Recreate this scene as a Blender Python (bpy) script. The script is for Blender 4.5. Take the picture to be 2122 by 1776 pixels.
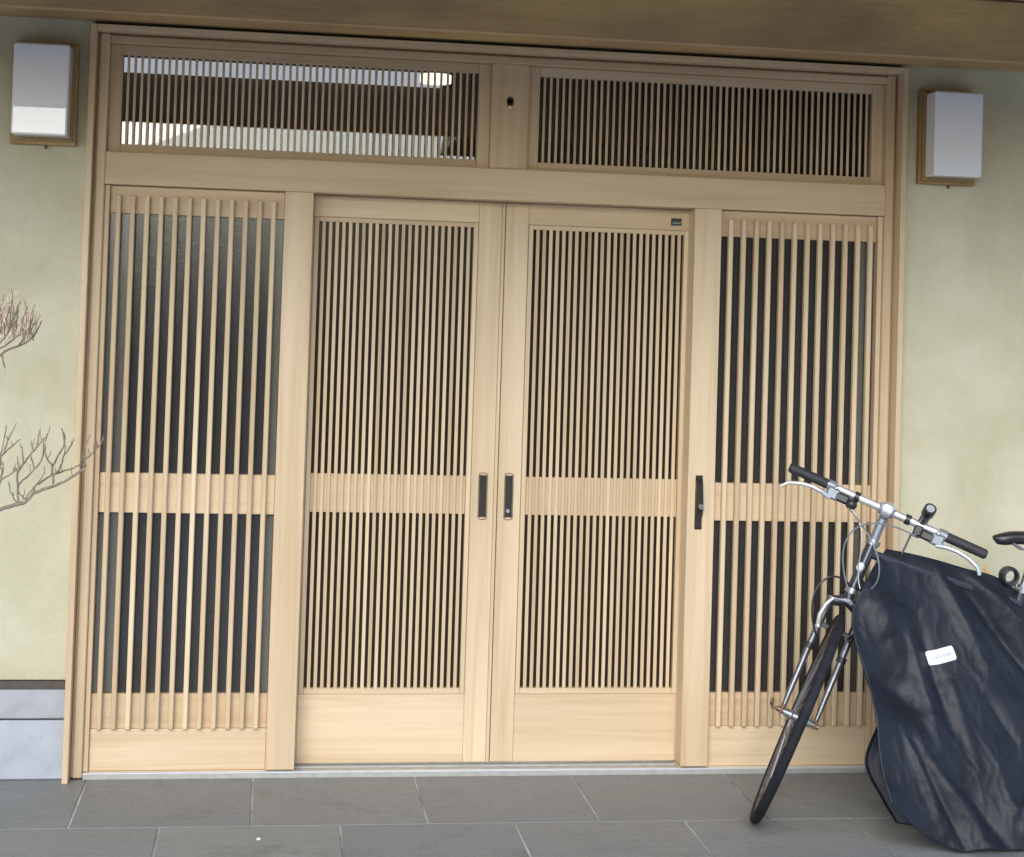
import bpy, bmesh, math, random
from mathutils import Vector, Matrix, noise
random.seed(7)
R = math.radians
scene = bpy.context.scene
for o in list(bpy.data.objects): bpy.data.objects.remove(o)
COL = scene.collection

# ------------------------------------------------------------------ camera
cam_d = bpy.data.cameras.new('camera'); cam = bpy.data.objects.new('camera', cam_d); COL.objects.link(cam)
YAW, PITCH, ROLL = 0.14272, 0.03188, 0.03063
fw = Vector((math.sin(YAW)*math.cos(PITCH), math.cos(YAW)*math.cos(PITCH), math.sin(PITCH)))
rt = Vector((math.cos(YAW), -math.sin(YAW), 0)); up = rt.cross(fw)
rt2 = math.cos(ROLL)*rt + math.sin(ROLL)*up; up2 = -math.sin(ROLL)*rt + math.cos(ROLL)*up
mw = Matrix((rt2, up2, -fw)).transposed().to_4x4(); mw.translation = (0.6478, -5.6627, 1.5798)
cam.matrix_world = mw
cam_d.sensor_fit = 'HORIZONTAL'; cam_d.sensor_width = 36; cam_d.lens = 36*3400.1/2122
cam_d.shift_y = (560.6-888)/2122; cam_d.clip_end = 500; cam_d.clip_start = .05
scene.camera = cam
scene.render.resolution_x = 1024; scene.render.resolution_y = 857

# ------------------------------------------------------------------ sky, sun, exposure (bright overcast day)
SUN_EL, SUN_AZ = R(29), R(194)      # azimuth measured from +y clockwise
w = bpy.data.worlds.new('World'); scene.world = w; w.use_nodes = True
nt = w.node_tree; bg = nt.nodes['Background']
sky = nt.nodes.new('ShaderNodeTexSky'); sky.sky_type = 'NISHITA'; sky.sun_disc = False
sky.sun_elevation = SUN_EL; sky.sun_rotation = SUN_AZ; sky.air_density = 1.0; sky.dust_density = .7; sky.ozone_density = 1.8
hsv = nt.nodes.new('ShaderNodeHueSaturation'); hsv.inputs['Saturation'].default_value = 1.05
nt.links.new(sky.outputs[0], hsv.inputs['Color']); nt.links.new(hsv.outputs[0], bg.inputs['Color'])
bg.inputs['Strength'].default_value = 0.15
sd = bpy.data.lights.new('sun', 'SUN'); sd.energy = 1.3; sd.angle = R(50); sd.color = (1, .965, .92)
sun = bpy.data.objects.new('sun', sd); COL.objects.link(sun)
sdir = Vector((math.sin(SUN_AZ)*math.cos(SUN_EL), math.cos(SUN_AZ)*math.cos(SUN_EL), math.sin(SUN_EL)))
sun.rotation_euler = sdir.to_track_quat('Z', 'Y').to_euler()
sun.location = (0, -6, 8)
vs = scene.view_settings; vs.view_transform = 'Standard'; vs.look = 'None'; vs.gamma = 1; vs.use_curve_mapping = False
vs.exposure = 1.2

# ------------------------------------------------------------------ materials
def mat(name):
    m = bpy.data.materials.new(name); m.use_nodes = True
    n = m.node_tree; b = n.nodes['Principled BSDF']
    return m, n, b
def N(n, t, **kw):
    x = n.nodes.new(t)
    for k, v in kw.items():
        if k in x.inputs: x.inputs[k].default_value = v
        else: setattr(x, k, v)
    return x
def ramp(n, fac, stops):
    r = n.nodes.new('ShaderNodeValToRGB'); e = r.color_ramp.elements
    while len(e) > len(stops): e.remove(e[-1])
    while len(e) < len(stops): e.new(.5)
    for i, (p, c) in enumerate(stops): e[i].position = p; e[i].color = (c[0], c[1], c[2], 1)
    n.links.new(fac, r.inputs[0]); return r
def mixc(n, fac, a, b, mode='MIX'):
    x = n.nodes.new('ShaderNodeMix'); x.data_type = 'RGBA'; x.blend_type = mode
    for s, v in ((0, fac), (6, a), (7, b)):
        if isinstance(v, (int, float)): x.inputs[s].default_value = v
        elif isinstance(v, tuple): x.inputs[s].default_value = (*v, 1) if len(v) == 3 else v
        else: n.links.new(v, x.inputs[s])
    return x.outputs[2]
def bump(n, b, h, strength, dist=.01):
    x = N(n, 'ShaderNodeBump', Strength=strength, Distance=dist); n.links.new(h, x.inputs['Height']); n.links.new(x.outputs[0], b.inputs['Normal'])
def coords(n, scale, rnd=0.0, kind='Object'):
    tc = n.nodes.new('ShaderNodeTexCoord'); mp = N(n, 'ShaderNodeMapping'); mp.inputs['Scale'].default_value = scale
    if rnd:
        oi = n.nodes.new('ShaderNodeObjectInfo'); mu = N(n, 'ShaderNodeVectorMath', operation='SCALE')
        cb = n.nodes.new('ShaderNodeCombineXYZ')
        for i in range(3): n.links.new(oi.outputs['Random'], cb.inputs[i])
        n.links.new(cb.outputs[0], mu.inputs[0]); mu.inputs[3].default_value = rnd
        ad = N(n, 'ShaderNodeVectorMath', operation='ADD'); n.links.new(tc.outputs[kind], ad.inputs[0]); n.links.new(mu.outputs[0], ad.inputs[1])
        n.links.new(ad.outputs[0], mp.inputs[0])
    else: n.links.new(tc.outputs[kind], mp.inputs[0])
    return mp.outputs[0]
def noise_t(n, vec, scale, detail=5, rough=.55, dist=0.0):
    x = N(n, 'ShaderNodeTexNoise', Scale=scale, Detail=detail, Roughness=rough, Distortion=dist); n.links.new(vec, x.inputs['Vector']); return x.outputs['Fac']
def wood(name, axis, light, dark, rough=.5, fine=1.0, spec=.35):
    m, n, b = mat(name)
    s = {'z': (26, 26, .9), 'x': (.9, 26, 26)}[axis]
    v = coords(n, s, 37.0)
    g1 = noise_t(n, v, 1.0, 5, .6, .6)
    s2 = {'z': (120, 120, 3.0), 'x': (3.0, 120, 120)}[axis]
    g2 = noise_t(n, coords(n, s2, 11.0), 1.0, 3, .6)
    s3 = {'z': (2.0, 2.0, .7), 'x': (.7, 2.0, 2.0)}[axis]
    g3 = noise_t(n, coords(n, s3, 5.0), 1.0, 3, .5)
    mx = tuple(l*.62+d*.38 for l, d in zip(light, dark))
    c1 = ramp(n, g1, [(.34, dark), (.47, mx), (.58, light)]).outputs[0]
    c2 = mixc(n, .16*fine, c1, ramp(n, g2, [(.35, dark), (.62, light)]).outputs[0])
    tone = ramp(n, g3, [(.3, (.84, .79, .74)), (.7, (1.07, 1.06, 1.04))]).outputs[0]
    c3 = mixc(n, 1.0, c2, tone, 'MULTIPLY')
    oi = n.nodes.new('ShaderNodeObjectInfo')
    c4 = mixc(n, 1.0, c3, ramp(n, oi.outputs['Random'], [(0, (.88, .85, .82)), (.5, (.98, .97, .96)), (1, (1.05, 1.06, 1.06))]).outputs[0], 'MULTIPLY')
    n.links.new(c4, b.inputs['Base Color'])
    b.inputs['Roughness'].default_value = rough; b.inputs['Specular IOR Level'].default_value = spec
    bump(n, b, g2, .12, .003)
    return m
HL, HD = (.672, .532, .354), (.565, .428, .265)
WZ = wood('pale_cypress_vertical', 'z', HL, HD)
WX = wood('pale_cypress_horizontal', 'x', HL, HD)
WXB = wood('pale_cypress_board', 'x', (.68, .535, .345), (.56, .415, .245))
LAMPW = wood('lamp_board_wood', 'z', (.40, .275, .125), (.30, .19, .08))

def m_beam():
    m, n, b = mat('stained_beam_wood')
    g = noise_t(n, coords(n, (1.1, 9, 5)), 1.0, 4, .6, .8)
    f = noise_t(n, coords(n, (5, 90, 90)), 1.0, 4, .6)
    p = noise_t(n, coords(n, (1.6, 3, 3)), 1.3, 3, .5)
    c = ramp(n, g, [(.36, (.42, .29, .155)), (.50, (.48, .335, .17)), (.62, (.56, .41, .19))]).outputs[0]
    c = mixc(n, .22, c, ramp(n, f, [(.35, (.34, .22, .12)), (.65, (.60, .44, .22))]).outputs[0])
    c = mixc(n, 1.0, c, ramp(n, p, [(.35, (.88, .82, .82)), (.65, (1.15, 1.10, .92))]).outputs[0], 'MULTIPLY')
    n.links.new(c, b.inputs['Base Color']); b.inputs['Roughness'].default_value = .55
    bump(n, b, f, .15, .004); return m
BEAM = m_beam()
def m_plaster():
    m, n, b = mat('olive_plaster')
    v = coords(n, (1, 1, 1))
    a = noise_t(n, v, 1.7, 4, .55, .3); c_ = noise_t(n, v, 7, 5, .6); f = noise_t(n, v, 220, 3, .7); s = noise_t(n, coords(n, (5, 5, 1.6)), 1.0, 4, .6)
    c = ramp(n, a, [(.34, (.495, .445, .285)), (.50, (.575, .525, .36)), (.66, (.625, .58, .425))]).outputs[0]
    c = mixc(n, .30, c, ramp(n, c_, [(.34, (.44, .405, .255)), (.60, (.63, .595, .44))]).outputs[0])
    c = mixc(n, 1.0, c, ramp(n, s, [(.30, (.93, .93, .90)), (.60, (1.02, 1.02, 1.02))]).outputs[0], 'MULTIPLY')
    c = mixc(n, .24, c, ramp(n, f, [(.3, (.34, .33, .22)), (.7, (.74, .72, .57))]).outputs[0])
    sc = noise_t(n, coords(n, (30, 30, 7)), 1.0, 3, .6, .5)
    c = mixc(n, ramp(n, sc, [(.64, (0, 0, 0)), (.76, (.22, .22, .22))]).outputs[0], c, (.36, .35, .27))
    n.links.new(c, b.inputs['Base Color']); b.inputs['Roughness'].default_value = .92; b.inputs['Specular IOR Level'].default_value = .15
    f2 = noise_t(n, v, 95, 4, .7); bump(n, b, f2, .55, .007); return m
PLASTER = m_plaster()
def m_simple(name, col, rough=.5, metal=0.0, var=.0, scale=8, spec=.5, bumpv=0.0, bscale=60, coat=0.0):
    m, n, b = mat(name)
    if var:
        a = noise_t(n, coords(n, (1, 1, 1), 3.0), scale, 5, .6)
        c = ramp(n, a, [(.3, tuple(x*(1-var) for x in col)), (.7, tuple(min(1, x*(1+var)) for x in col))]).outputs[0]
        n.links.new(c, b.inputs['Base Color'])
    else: b.inputs['Base Color'].default_value = (*col, 1)
    b.inputs['Roughness'].default_value = rough; b.inputs['Metallic'].default_value = metal; b.inputs['Specular IOR Level'].default_value = spec
    if coat: b.inputs['Coat Weight'].default_value = coat; b.inputs['Coat Roughness'].default_value = .05
    if bumpv: bump(n, b, noise_t(n, coords(n, (1, 1, 1), 3.0), bscale, 4, .6), bumpv, .003)
    return m
def m_found(name, col):
    m, n, b = mat(name)
    v = coords(n, (1, 1, 1))
    a = noise_t(n, v, 6, 6, .62, .4); f = noise_t(n, v, 160, 3, .7); sp = noise_t(n, coords(n, (9, 9, 5)), 2.4, 2, .5)
    c = ramp(n, a, [(.32, tuple(x*.80 for x in col)), (.52, col), (.70, tuple(x*1.12 for x in col))]).outputs[0]
    c = mixc(n, ramp(n, sp, [(.68, (0, 0, 0)), (.74, (.35, .35, .35))]).outputs[0], c, tuple(x*.45 for x in col))
    c = mixc(n, .10, c, ramp(n, f, [(.3, tuple(x*.5 for x in col)), (.7, tuple(x*1.2 for x in col))]).outputs[0])
    n.links.new(c, b.inputs['Base Color']); b.inputs['Roughness'].default_value = .85; bump(n, b, f, .35, .002); return m
FOUND = m_found('foundation_render', (.40, .425, .445)); FOUND2 = m_found('foundation_ledge_render', (.385, .388, .405))
def m_tile():
    m, n, b = mat('slate_grey_floor_tile')
    v = coords(n, (1, 1, 1), 23.0)
    a = noise_t(n, v, 4.0, 6, .62, .4); f = noise_t(n, v, 90, 4, .7); st = noise_t(n, coords(n, (3, 14, 3), 9.0), 3.0, 5, .65, .5)
    c = ramp(n, a, [(.30, (.185, .188, .177)), (.52, (.228, .231, .219)), (.72, (.262, .265, .255))]).outputs[0]
    c = mixc(n, .35, c, ramp(n, st, [(.33, (.155, .158, .148)), (.66, (.285, .288, .275))]).outputs[0])
    c = mixc(n, .30, c, ramp(n, f, [(.34, (.095, .095, .092)), (.66, (.27, .27, .26))]).outputs[0])
    st2 = noise_t(n, v, 2.2, 7, .7, 1.2)
    c = mixc(n, 1.0, c, ramp(n, st2, [(.34, (.82, .82, .81)), (.44, (1, 1, 1)), (.62, (1, 1, 1)), (.70, (1.10, 1.10, 1.09))]).outputs[0], 'MULTIPLY')
    gr = noise_t(n, v, 260, 2, .5)
    c = mixc(n, ramp(n, gr, [(.66, (0, 0, 0)), (.70, (.55, .55, .55))]).outputs[0], c, (.42, .42, .40)); c = mixc(n, ramp(n, gr, [(.30, (.6, .6, .6)), (.35, (0, 0, 0))]).outputs[0], c, (.06, .06, .055))
    oi = n.nodes.new('ShaderNodeObjectInfo')
    c = mixc(n, 1.0, c, ramp(n, oi.outputs['Random'], [(0, (.90, .91, .93)), (1, (1.08, 1.07, 1.03))]).outputs[0], 'MULTIPLY')
    n.links.new(c, b.inputs['Base Color'])
    rr = ramp(n, a, [(.3, (.48,)*3), (.7, (.66,)*3)]); n.links.new(rr.outputs[0], b.inputs['Roughness'])
    bump(n, b, f, .35, .003); return m
TILE = m_tile()
GROUT = m_simple('pale_grout', (.36, .36, .34), .9, var=.6, scale=3.2)
SOIL = m_simple('soil', (.11, .085, .06), .95, var=.4, scale=20, bumpv=.6)
ROAD = m_simple('asphalt', (.16, .16, .16), .9, var=.2, scale=40, bumpv=.4, bscale=200)
BOUNCE = m_simple('pale_bounce_ground', (.56, .555, .54), .9, var=.15, scale=4, bumpv=.3, bscale=120)  # kept very pale so it throws light up at header and beam
ALU = m_simple('aluminium', (.64, .66, .69), .42, .35, var=.06, scale=30)
TRACK = m_simple('dull_track_metal', (.42, .41, .37), .55, .3, var=.15, scale=30)
TRIM = m_simple('dark_brown_drip_trim', (.075, .058, .045), .5, 0, var=.2, scale=30)
BRONZE = m_simple('dark_bronze', (.055, .045, .038), .32, .55, var=.2, scale=60)
BRONZE_L = m_simple('worn_bronze_rim', (.24, .20, .14), .35, .8, var=.3, scale=120)
STEEL = m_simple('bright_steel', (.75, .75, .73), .25, 1.0)
CHROME = m_simple('dull_silver_metal', (.34, .345, .35), .36, .85, var=.15, scale=40)
DSTEEL = m_simple('tarnished_steel', (.20, .20, .205), .33, .8, var=.3, scale=50)
SILVERP = m_simple('silver_alloy', (.82, .82, .82), .28, .75, var=.06, scale=60)
RUBBER = m_simple('black_rubber', (.022, .022, .025), .62, var=.35, scale=90, bumpv=.4, bscale=400)
TYRE = m_simple('dusty_tyre_rubber', (.016, .0165, .020), .75, var=.35, scale=30, spec=.2, bumpv=.3, bscale=300)
RIMM = m_simple('grimy_rim', (.16, .125, .11), .5, .5, var=.4, scale=40)
FRAMEP = m_simple('dark_grey_frame_paint', (.045, .045, .055), .25, .3, coat=.6)
BLACKP = m_simple('black_plastic', (.018, .018, .02), .38, var=.2, scale=60)
GREYP = m_simple('grey_plastic', (.20, .22, .25), .4, .3, var=.15, scale=60)
SADDLE = m_simple('black_leatherette', (.016, .015, .016), .35)
RUST = m_simple('rusty_brown_metal', (.20, .13, .09), .45, .7, var=.4, scale=120)
def m_acrylic():
    m, n, b = mat('white_acrylic_shade')
    b.inputs['Base Color'].default_value = (.84, .85, .87, 1); b.inputs['Roughness'].default_value = .38
    b.inputs['Coat Weight'].default_value = 1.0; b.inputs['Coat Roughness'].default_value = .01; b.inputs['Coat IOR'].default_value = 1.5
    a = noise_t(n, coords(n, (1, 1, 1), 3.0), 5, 2, .5); bump(n, b, a, .02, .01)
    return m
ACRYL = m_acrylic()
def m_glass(name, rough, bstr, bscale, tint, ior=1.6, scat=0.0, milk=(.5, .48, .46)):
    m = bpy.data.materials.new(name); m.use_nodes = True; n = m.node_tree
    for x in list(n.nodes):
        if x.type != 'OUTPUT_MATERIAL': n.nodes.remove(x)
    out = n.nodes['Material Output']
    tr = N(n, 'ShaderNodeBsdfTransparent'); tr.inputs[0].default_value = (*tint, 1)
    gl = N(n, 'ShaderNodeBsdfGlossy'); gl.inputs['Roughness'].default_value = rough; gl.inputs['Color'].default_value = (1, 1, 1, 1)
    fr = N(n, 'ShaderNodeFresnel', IOR=ior)
    mx = n.nodes.new('ShaderNodeMixShader')
    if bstr:
        vo = N(n, 'ShaderNodeTexVoronoi', Scale=bscale); n.links.new(coords(n, (1, 1, 1)), vo.inputs['Vector'])
        bp = N(n, 'ShaderNodeBump', Strength=bstr, Distance=.004); n.links.new(vo.outputs['Distance'], bp.inputs['Height'])
        n.links.new(bp.outputs[0], gl.inputs['Normal']); n.links.new(bp.outputs[0], fr.inputs['Normal'])
    n.links.new(fr.outputs[0], mx.inputs[0]); n.links.new(tr.outputs[0], mx.inputs[1]); n.links.new(gl.outputs[0], mx.inputs[2])
    df = N(n, 'ShaderNodeBsdfDiffuse'); df.inputs[0].default_value = (*milk, 1)
    m2 = n.nodes.new('ShaderNodeMixShader'); m2.inputs[0].default_value = scat
    n.links.new(mx.outputs[0], m2.inputs[1]); n.links.new(df.outputs[0], m2.inputs[2]); n.links.new(m2.outputs[0], out.inputs['Surface']); return m
GLASS_PAT = m_glass('patterned_glass', .17, .05, 90, (.75, .75, .75), 1.40, .045)
GLASS_DOOR = m_glass('frosted_door_glass', .20, .03, 75, (.42, .38, .33), 1.25, .055, (.55, .44, .33))
GLASS_CLR = m_glass('clear_glass', .01, 0, 1, (.72, .72, .72), 1.85)
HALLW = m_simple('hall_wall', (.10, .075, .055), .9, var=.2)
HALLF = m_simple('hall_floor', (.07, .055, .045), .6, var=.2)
HALLJ = m_simple('hall_grey_green_curtain', (.36, .35, .27), .8, var=.1)
def m_emit(name, col, s):
    m, n, b = mat(name); b.inputs['Base Color'].default_value = (*col, 1); b.inputs['Emission Color'].default_value = (*col, 1); b.inputs['Emission Strength'].default_value = s; return m
LITSTRIP = m_emit('glow_strip', (.80, .88, 1.0), .45)  # emission for the invented strip in the hall, not a known window
LITLAMP = m_emit('lit_hall_lamp', (1.0, .93, .66), 2.0)
LABELW = m_simple('white_label_fabric', (.66, .70, .73), .5, var=.03)
INK = m_simple('grey_ink', (.16, .19, .23), .7)
PLATEG = m_simple('dark_green_plate', (.03, .045, .04), .35, .3)
PLATEI = m_simple('pale_plate_lettering', (.30, .34, .32), .5)
TWIG = m_simple('dry_brown_twig', (.205, .158, .115), .85, var=.35, scale=60, bumpv=.4, bscale=200)
TWIGL = m_simple('pale_dry_twig', (.42, .31, .22), .85, var=.35, scale=90)
POD = m_simple('dried_seed_husk', (.60, .45, .34), .85, var=.45, scale=90)
ROOFM = m_simple('dark_roof_tile', (.05, .05, .055), .6, var=.2)
SOFFIT = wood('dark_soffit_boards', 'x', (.30, .215, .155), (.23, .16, .11), .6)
NWALL = m_simple('neighbour_siding', (.06, .05, .042), .85, var=.15, scale=3)
NGLASS = m_simple('neighbour_window_glass', (.03, .035, .04), .08)
ORANGE = m_simple('orange_cord', (.75, .36, .08), .6)
PETAL = m_simple('white_petal', (.85, .85, .84), .6)
def m_cover():
    m, n, b = mat('navy_black_nylon')
    v = coords(n, (1, 1, 1)); a = noise_t(n, v, 9, 6, .65, .8); f = noise_t(n, v, 60, 5, .65, .4); wv = noise_t(n, v, 900, 2, .5)
    c = ramp(n, a, [(.3, (.008, .0095, .0135)), (.7, (.014, .0165, .023))]).outputs[0]
    n.links.new(c, b.inputs['Base Color']); b.inputs['Roughness'].default_value = .44; b.inputs['Specular IOR Level'].default_value = .26
    b.inputs['Sheen Weight'].default_value = .05; b.inputs['Sheen Tint'].default_value = (.6, .7, .9, 1); b.inputs['Sheen Roughness'].default_value = .4
    h = N(n, 'ShaderNodeMath', operation='ADD'); n.links.new(a, h.inputs[0])
    h2 = N(n, 'ShaderNodeMath', operation='MULTIPLY'); n.links.new(f, h2.inputs[0]); h2.inputs[1].default_value = .25; n.links.new(h2.outputs[0], h.inputs[1])
    ab = N(n, 'ShaderNodeMath', operation='PINGPONG'); n.links.new(h.outputs[0], ab.inputs[0]); ab.inputs[1].default_value = .11
    bump(n, b, ab.outputs[0], .22, .02); return m
NYLON = m_cover()

# ------------------------------------------------------------------ helpers
def empty(name, loc, label=None, cat=None, group=None):
    o = bpy.data.objects.new(name, None); COL.objects.link(o); o.location = loc; o.empty_display_size = .1
    if label: o['label'] = label
    if cat: o['category'] = cat
    if group: o['group'] = group
    return o
def world_loc(o):
    p = Vector(o.location)
    while o.parent: o = o.parent; p = p + Vector(o.location)
    return p
class MB:
    def __init__(s): s.v = []; s.f = []; s.mi = []
    def add(s, vs, fs, mi=0):
        k = len(s.v); s.v += [tuple(v) for v in vs]; s.f += [tuple(i+k for i in f) for f in fs]; s.mi += [mi]*len(fs); return s
    def box(s, x0, x1, y0, y1, z0, z1, mi=0, c=.0015):
        c = min(c, (x1-x0)*.3, (y1-y0)*.3, (z1-z0)*.3)
        X = (x0, x1); Y_ = (y0, y1); Z_ = (z0, z1); vs = []; idx = {}
        for i in (0, 1):
            for j in (0, 1):
                for k in (0, 1):
                    sx, sy, sz = (c if i == 0 else -c), (c if j == 0 else -c), (c if k == 0 else -c)
                    for a, p in ((0, (X[i], Y_[j]+sy, Z_[k]+sz)), (1, (X[i]+sx, Y_[j], Z_[k]+sz)), (2, (X[i]+sx, Y_[j]+sy, Z_[k]))):
                        idx[(i, j, k, a)] = len(vs); vs.append(p)
        q = lambda *a: idx[a]
        fs = []
        for s_ in (0, 1):
            f = [q(s_, 0, 0, 0), q(s_, 1, 0, 0), q(s_, 1, 1, 0), q(s_, 0, 1, 0)]; fs.append(f if s_ else f[::-1])
            f = [q(0, s_, 0, 1), q(1, s_, 0, 1), q(1, s_, 1, 1), q(0, s_, 1, 1)]; fs.append(f[::-1] if s_ else f)
            f = [q(0, 0, s_, 2), q(1, 0, s_, 2), q(1, 1, s_, 2), q(0, 1, s_, 2)]; fs.append(f if s_ else f[::-1])
        for a in (0, 1):
            for b_ in (0, 1):
                fs.append([q(a, b_, 0, 0), q(a, b_, 1, 0), q(a, b_, 1, 1), q(a, b_, 0, 1)])
                fs.append([q(a, 0, b_, 0), q(a, 1, b_, 0), q(a, 1, b_, 2), q(a, 0, b_, 2)])
                fs.append([q(0, a, b_, 1), q(1, a, b_, 1), q(1, a, b_, 2), q(0, a, b_, 2)])
                for k in (0, 1): fs.append([q(a, b_, k, 0), q(a, b_, k, 1), q(a, b_, k, 2)])
        return s.add(vs, fs, mi)
    def tube(s, pts, rad, n=10, mi=0, cap=True):
        pts = [Vector(p) for p in pts]; m = len(pts)
        if isinstance(rad, (int, float)): rad = [rad]*m
        t0 = (pts[1]-pts[0]).normalized(); u = t0.orthogonal().normalized(); rings = []
        for i, p in enumerate(pts):
            t = (pts[min(i+1, m-1)]-pts[max(i-1, 0)]).normalized()
            u = (u - u.dot(t)*t).normalized(); v = t.cross(u)
            rings.append([p + rad[i]*(math.cos(2*math.pi*k/n)*u + math.sin(2*math.pi*k/n)*v) for k in range(n)])
        vs = [q for r in rings for q in r]
        fs = [(i*n+k, i*n+(k+1) % n, (i+1)*n+(k+1) % n, (i+1)*n+k) for i in range(m-1) for k in range(n)]
        if cap: fs += [tuple(range(n))[::-1], tuple((m-1)*n+k for k in range(n))]
        return s.add(vs, fs, mi)
    def torus(s, c, ax, R_, r, n=72, k=12, mi=0, sy=1.0):
        c = Vector(c); ax = Vector(ax).normalized(); u = ax.orthogonal().normalized(); v = ax.cross(u); vs = []
        for i in range(n):
            a = 2*math.pi*i/n; d = math.cos(a)*u+math.sin(a)*v
            for j in range(k):
                b_ = 2*math.pi*j/k; vs.append(c + d*(R_+r*math.cos(b_)) + ax*(r*sy*math.sin(b_)))
        fs = [(i*k+j, ((i+1) % n)*k+j, ((i+1) % n)*k+(j+1) % k, i*k+(j+1) % k) for i in range(n) for j in range(k)]
        return s.add(vs, fs, mi)
    def obox(s, c, ax, hs, mi=0, ch=.002):
        t = MB(); t.box(-hs[0], hs[0], -hs[1], hs[1], -hs[2], hs[2], 0, ch); c = Vector(c)
        return s.add([c + ax[0]*v[0] + ax[1]*v[1] + ax[2]*v[2] for v in t.v], t.f, mi)
    def ball(s, c, r, ax=None, mi=0, nu=14, nv=8):
        c = Vector(c); ax = ax or (Vector((1, 0, 0)), Vector((0, 1, 0)), Vector((0, 0, 1))); r = (r, r, r) if isinstance(r, (int, float)) else r; vs = []
        for i in range(nv+1):
            th = math.pi*i/nv
            for j in range(nu):
                ph = 2*math.pi*j/nu; vs.append(c + ax[0]*r[0]*math.sin(th)*math.cos(ph) + ax[1]*r[1]*math.sin(th)*math.sin(ph) + ax[2]*r[2]*math.cos(th))
        fs = [(i*nu+j, (i+1)*nu+j, (i+1)*nu+(j+1) % nu, i*nu+(j+1) % nu) for i in range(nv) for j in range(nu)]
        return s.add(vs, fs, mi)
    def mesh(s, name, mats, origin, smooth=False):
        me = bpy.data.meshes.new(name); ox, oy, oz = origin
        me.from_pydata([(x-ox, y-oy, z-oz) for x, y, z in s.v], [], s.f)
        for m in (mats if isinstance(mats, (list, tuple)) else [mats]): me.materials.append(m)
        me.polygons.foreach_set('material_index', s.mi)
        bm = bmesh.new(); bm.from_mesh(me)
        bmesh.ops.remove_doubles(bm, verts=bm.verts, dist=1e-6); bmesh.ops.recalc_face_normals(bm, faces=bm.faces); bm.to_mesh(me); bm.free()
        if smooth:
            me.polygons.foreach_set('use_smooth', [True]*len(me.polygons)); me.set_sharp_from_angle(angle=R(42))
        me.update(); return me
    def build(s, name, mats, parent=None, origin=None, smooth=False):
        if origin is None:
            mn = [min(v[i] for v in s.v) for i in range(3)]; mxx = [max(v[i] for v in s.v) for i in range(3)]
            origin = tuple((a+b)/2 for a, b in zip(mn, mxx))
        o = bpy.data.objects.new(name, s.mesh(name, mats, origin, smooth)); COL.objects.link(o)
        o.location = Vector(origin) - (world_loc(parent) if parent else Vector((0, 0, 0)))
        if parent: o.parent = parent
        return o
def box(name, x0, x1, y0, y1, z0, z1, m, parent=None, c=.0015): return MB().box(x0, x1, y0, y1, z0, z1, 0, c).build(name, m, parent)
def struct(o): o['kind'] = 'structure'; return o
def inst(name, me, loc, parent):
    o = bpy.data.objects.new(name, me); COL.objects.link(o); o.parent = parent; o.location = Vector(loc) - world_loc(parent); return o

# ------------------------------------------------------------------ ground, porch floor
g = struct(box('ground', -60, 60, -70, 12, -.40, -.14, SOIL, None))
rd = struct(box('road', -60, 60, -13.2, -7.4, -.139, -.12, ROAD, None))
fc_ = struct(box('bounce_ground', -60, 60, -7.39, -1.57, -.139, -.11, BOUNCE, None))  # unseen pale ground, added to bounce light onto the upper facade
TX, TP, TD = .0776, .552, .535
fl = struct(box('porch_floor', -.54, 4.50, -1.56, .30, -.145, -.0045, GROUT, None))
tm = MB().box(-(TP-.008)/2, (TP-.008)/2, -(TD-.004)/2, (TD-.004)/2, -.022, 0, 0, .0015).mesh('paving_tile', TILE, (0, 0, 0))
for r in range(3):
    off = TX if r % 2 == 0 else .352
    for k in range(-2, 8):
        cx = off + TP*(k+.5)
        if cx-TP/2 < -.56 or cx+TP/2 > 4.53: continue
        inst('paving_tile', tm, (cx, .055-TD*(r+.5), 0), fl)

# ------------------------------------------------------------------ house: walls, foundation, beam, roof, hall
house = empty('house', (1.45, .2, 0), 'olive plastered house wall with grey foundation and stained beam under the eave', 'house')
WY = .045
box('plaster_wall', -3.2, .012, WY, .20, .335, 2.95, PLASTER, house)
box('plaster_wall', 2.884, 6.2, WY, .20, .335, 2.95, PLASTER, house)
box('plaster_wall', .012, 2.884, WY, .20, 2.562, 2.95, PLASTER, house)
for x0, x1 in ((-3.2, .004), (2.892, 6.2)):
    box('drip_trim', x0, x1, WY-.012, .19, .308, .333, TRIM, house)
    box('foundation_ledge', x0, x1, WY-.004, .19, .206, .306, FOUND2, house, .004)
    box('foundation_block', x0, x1, WY+.004, .19, 0.0, .199, FOUND, house, .006)
bm_ = box('eave_beam', -3.4, 6.4, -.14, WY-.002, 2.562, 2.785, BEAM, house, .006)
MB().ball((2.855, -.142, 2.65), .004).build('nail_head', STEEL, house, smooth=True)
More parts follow.
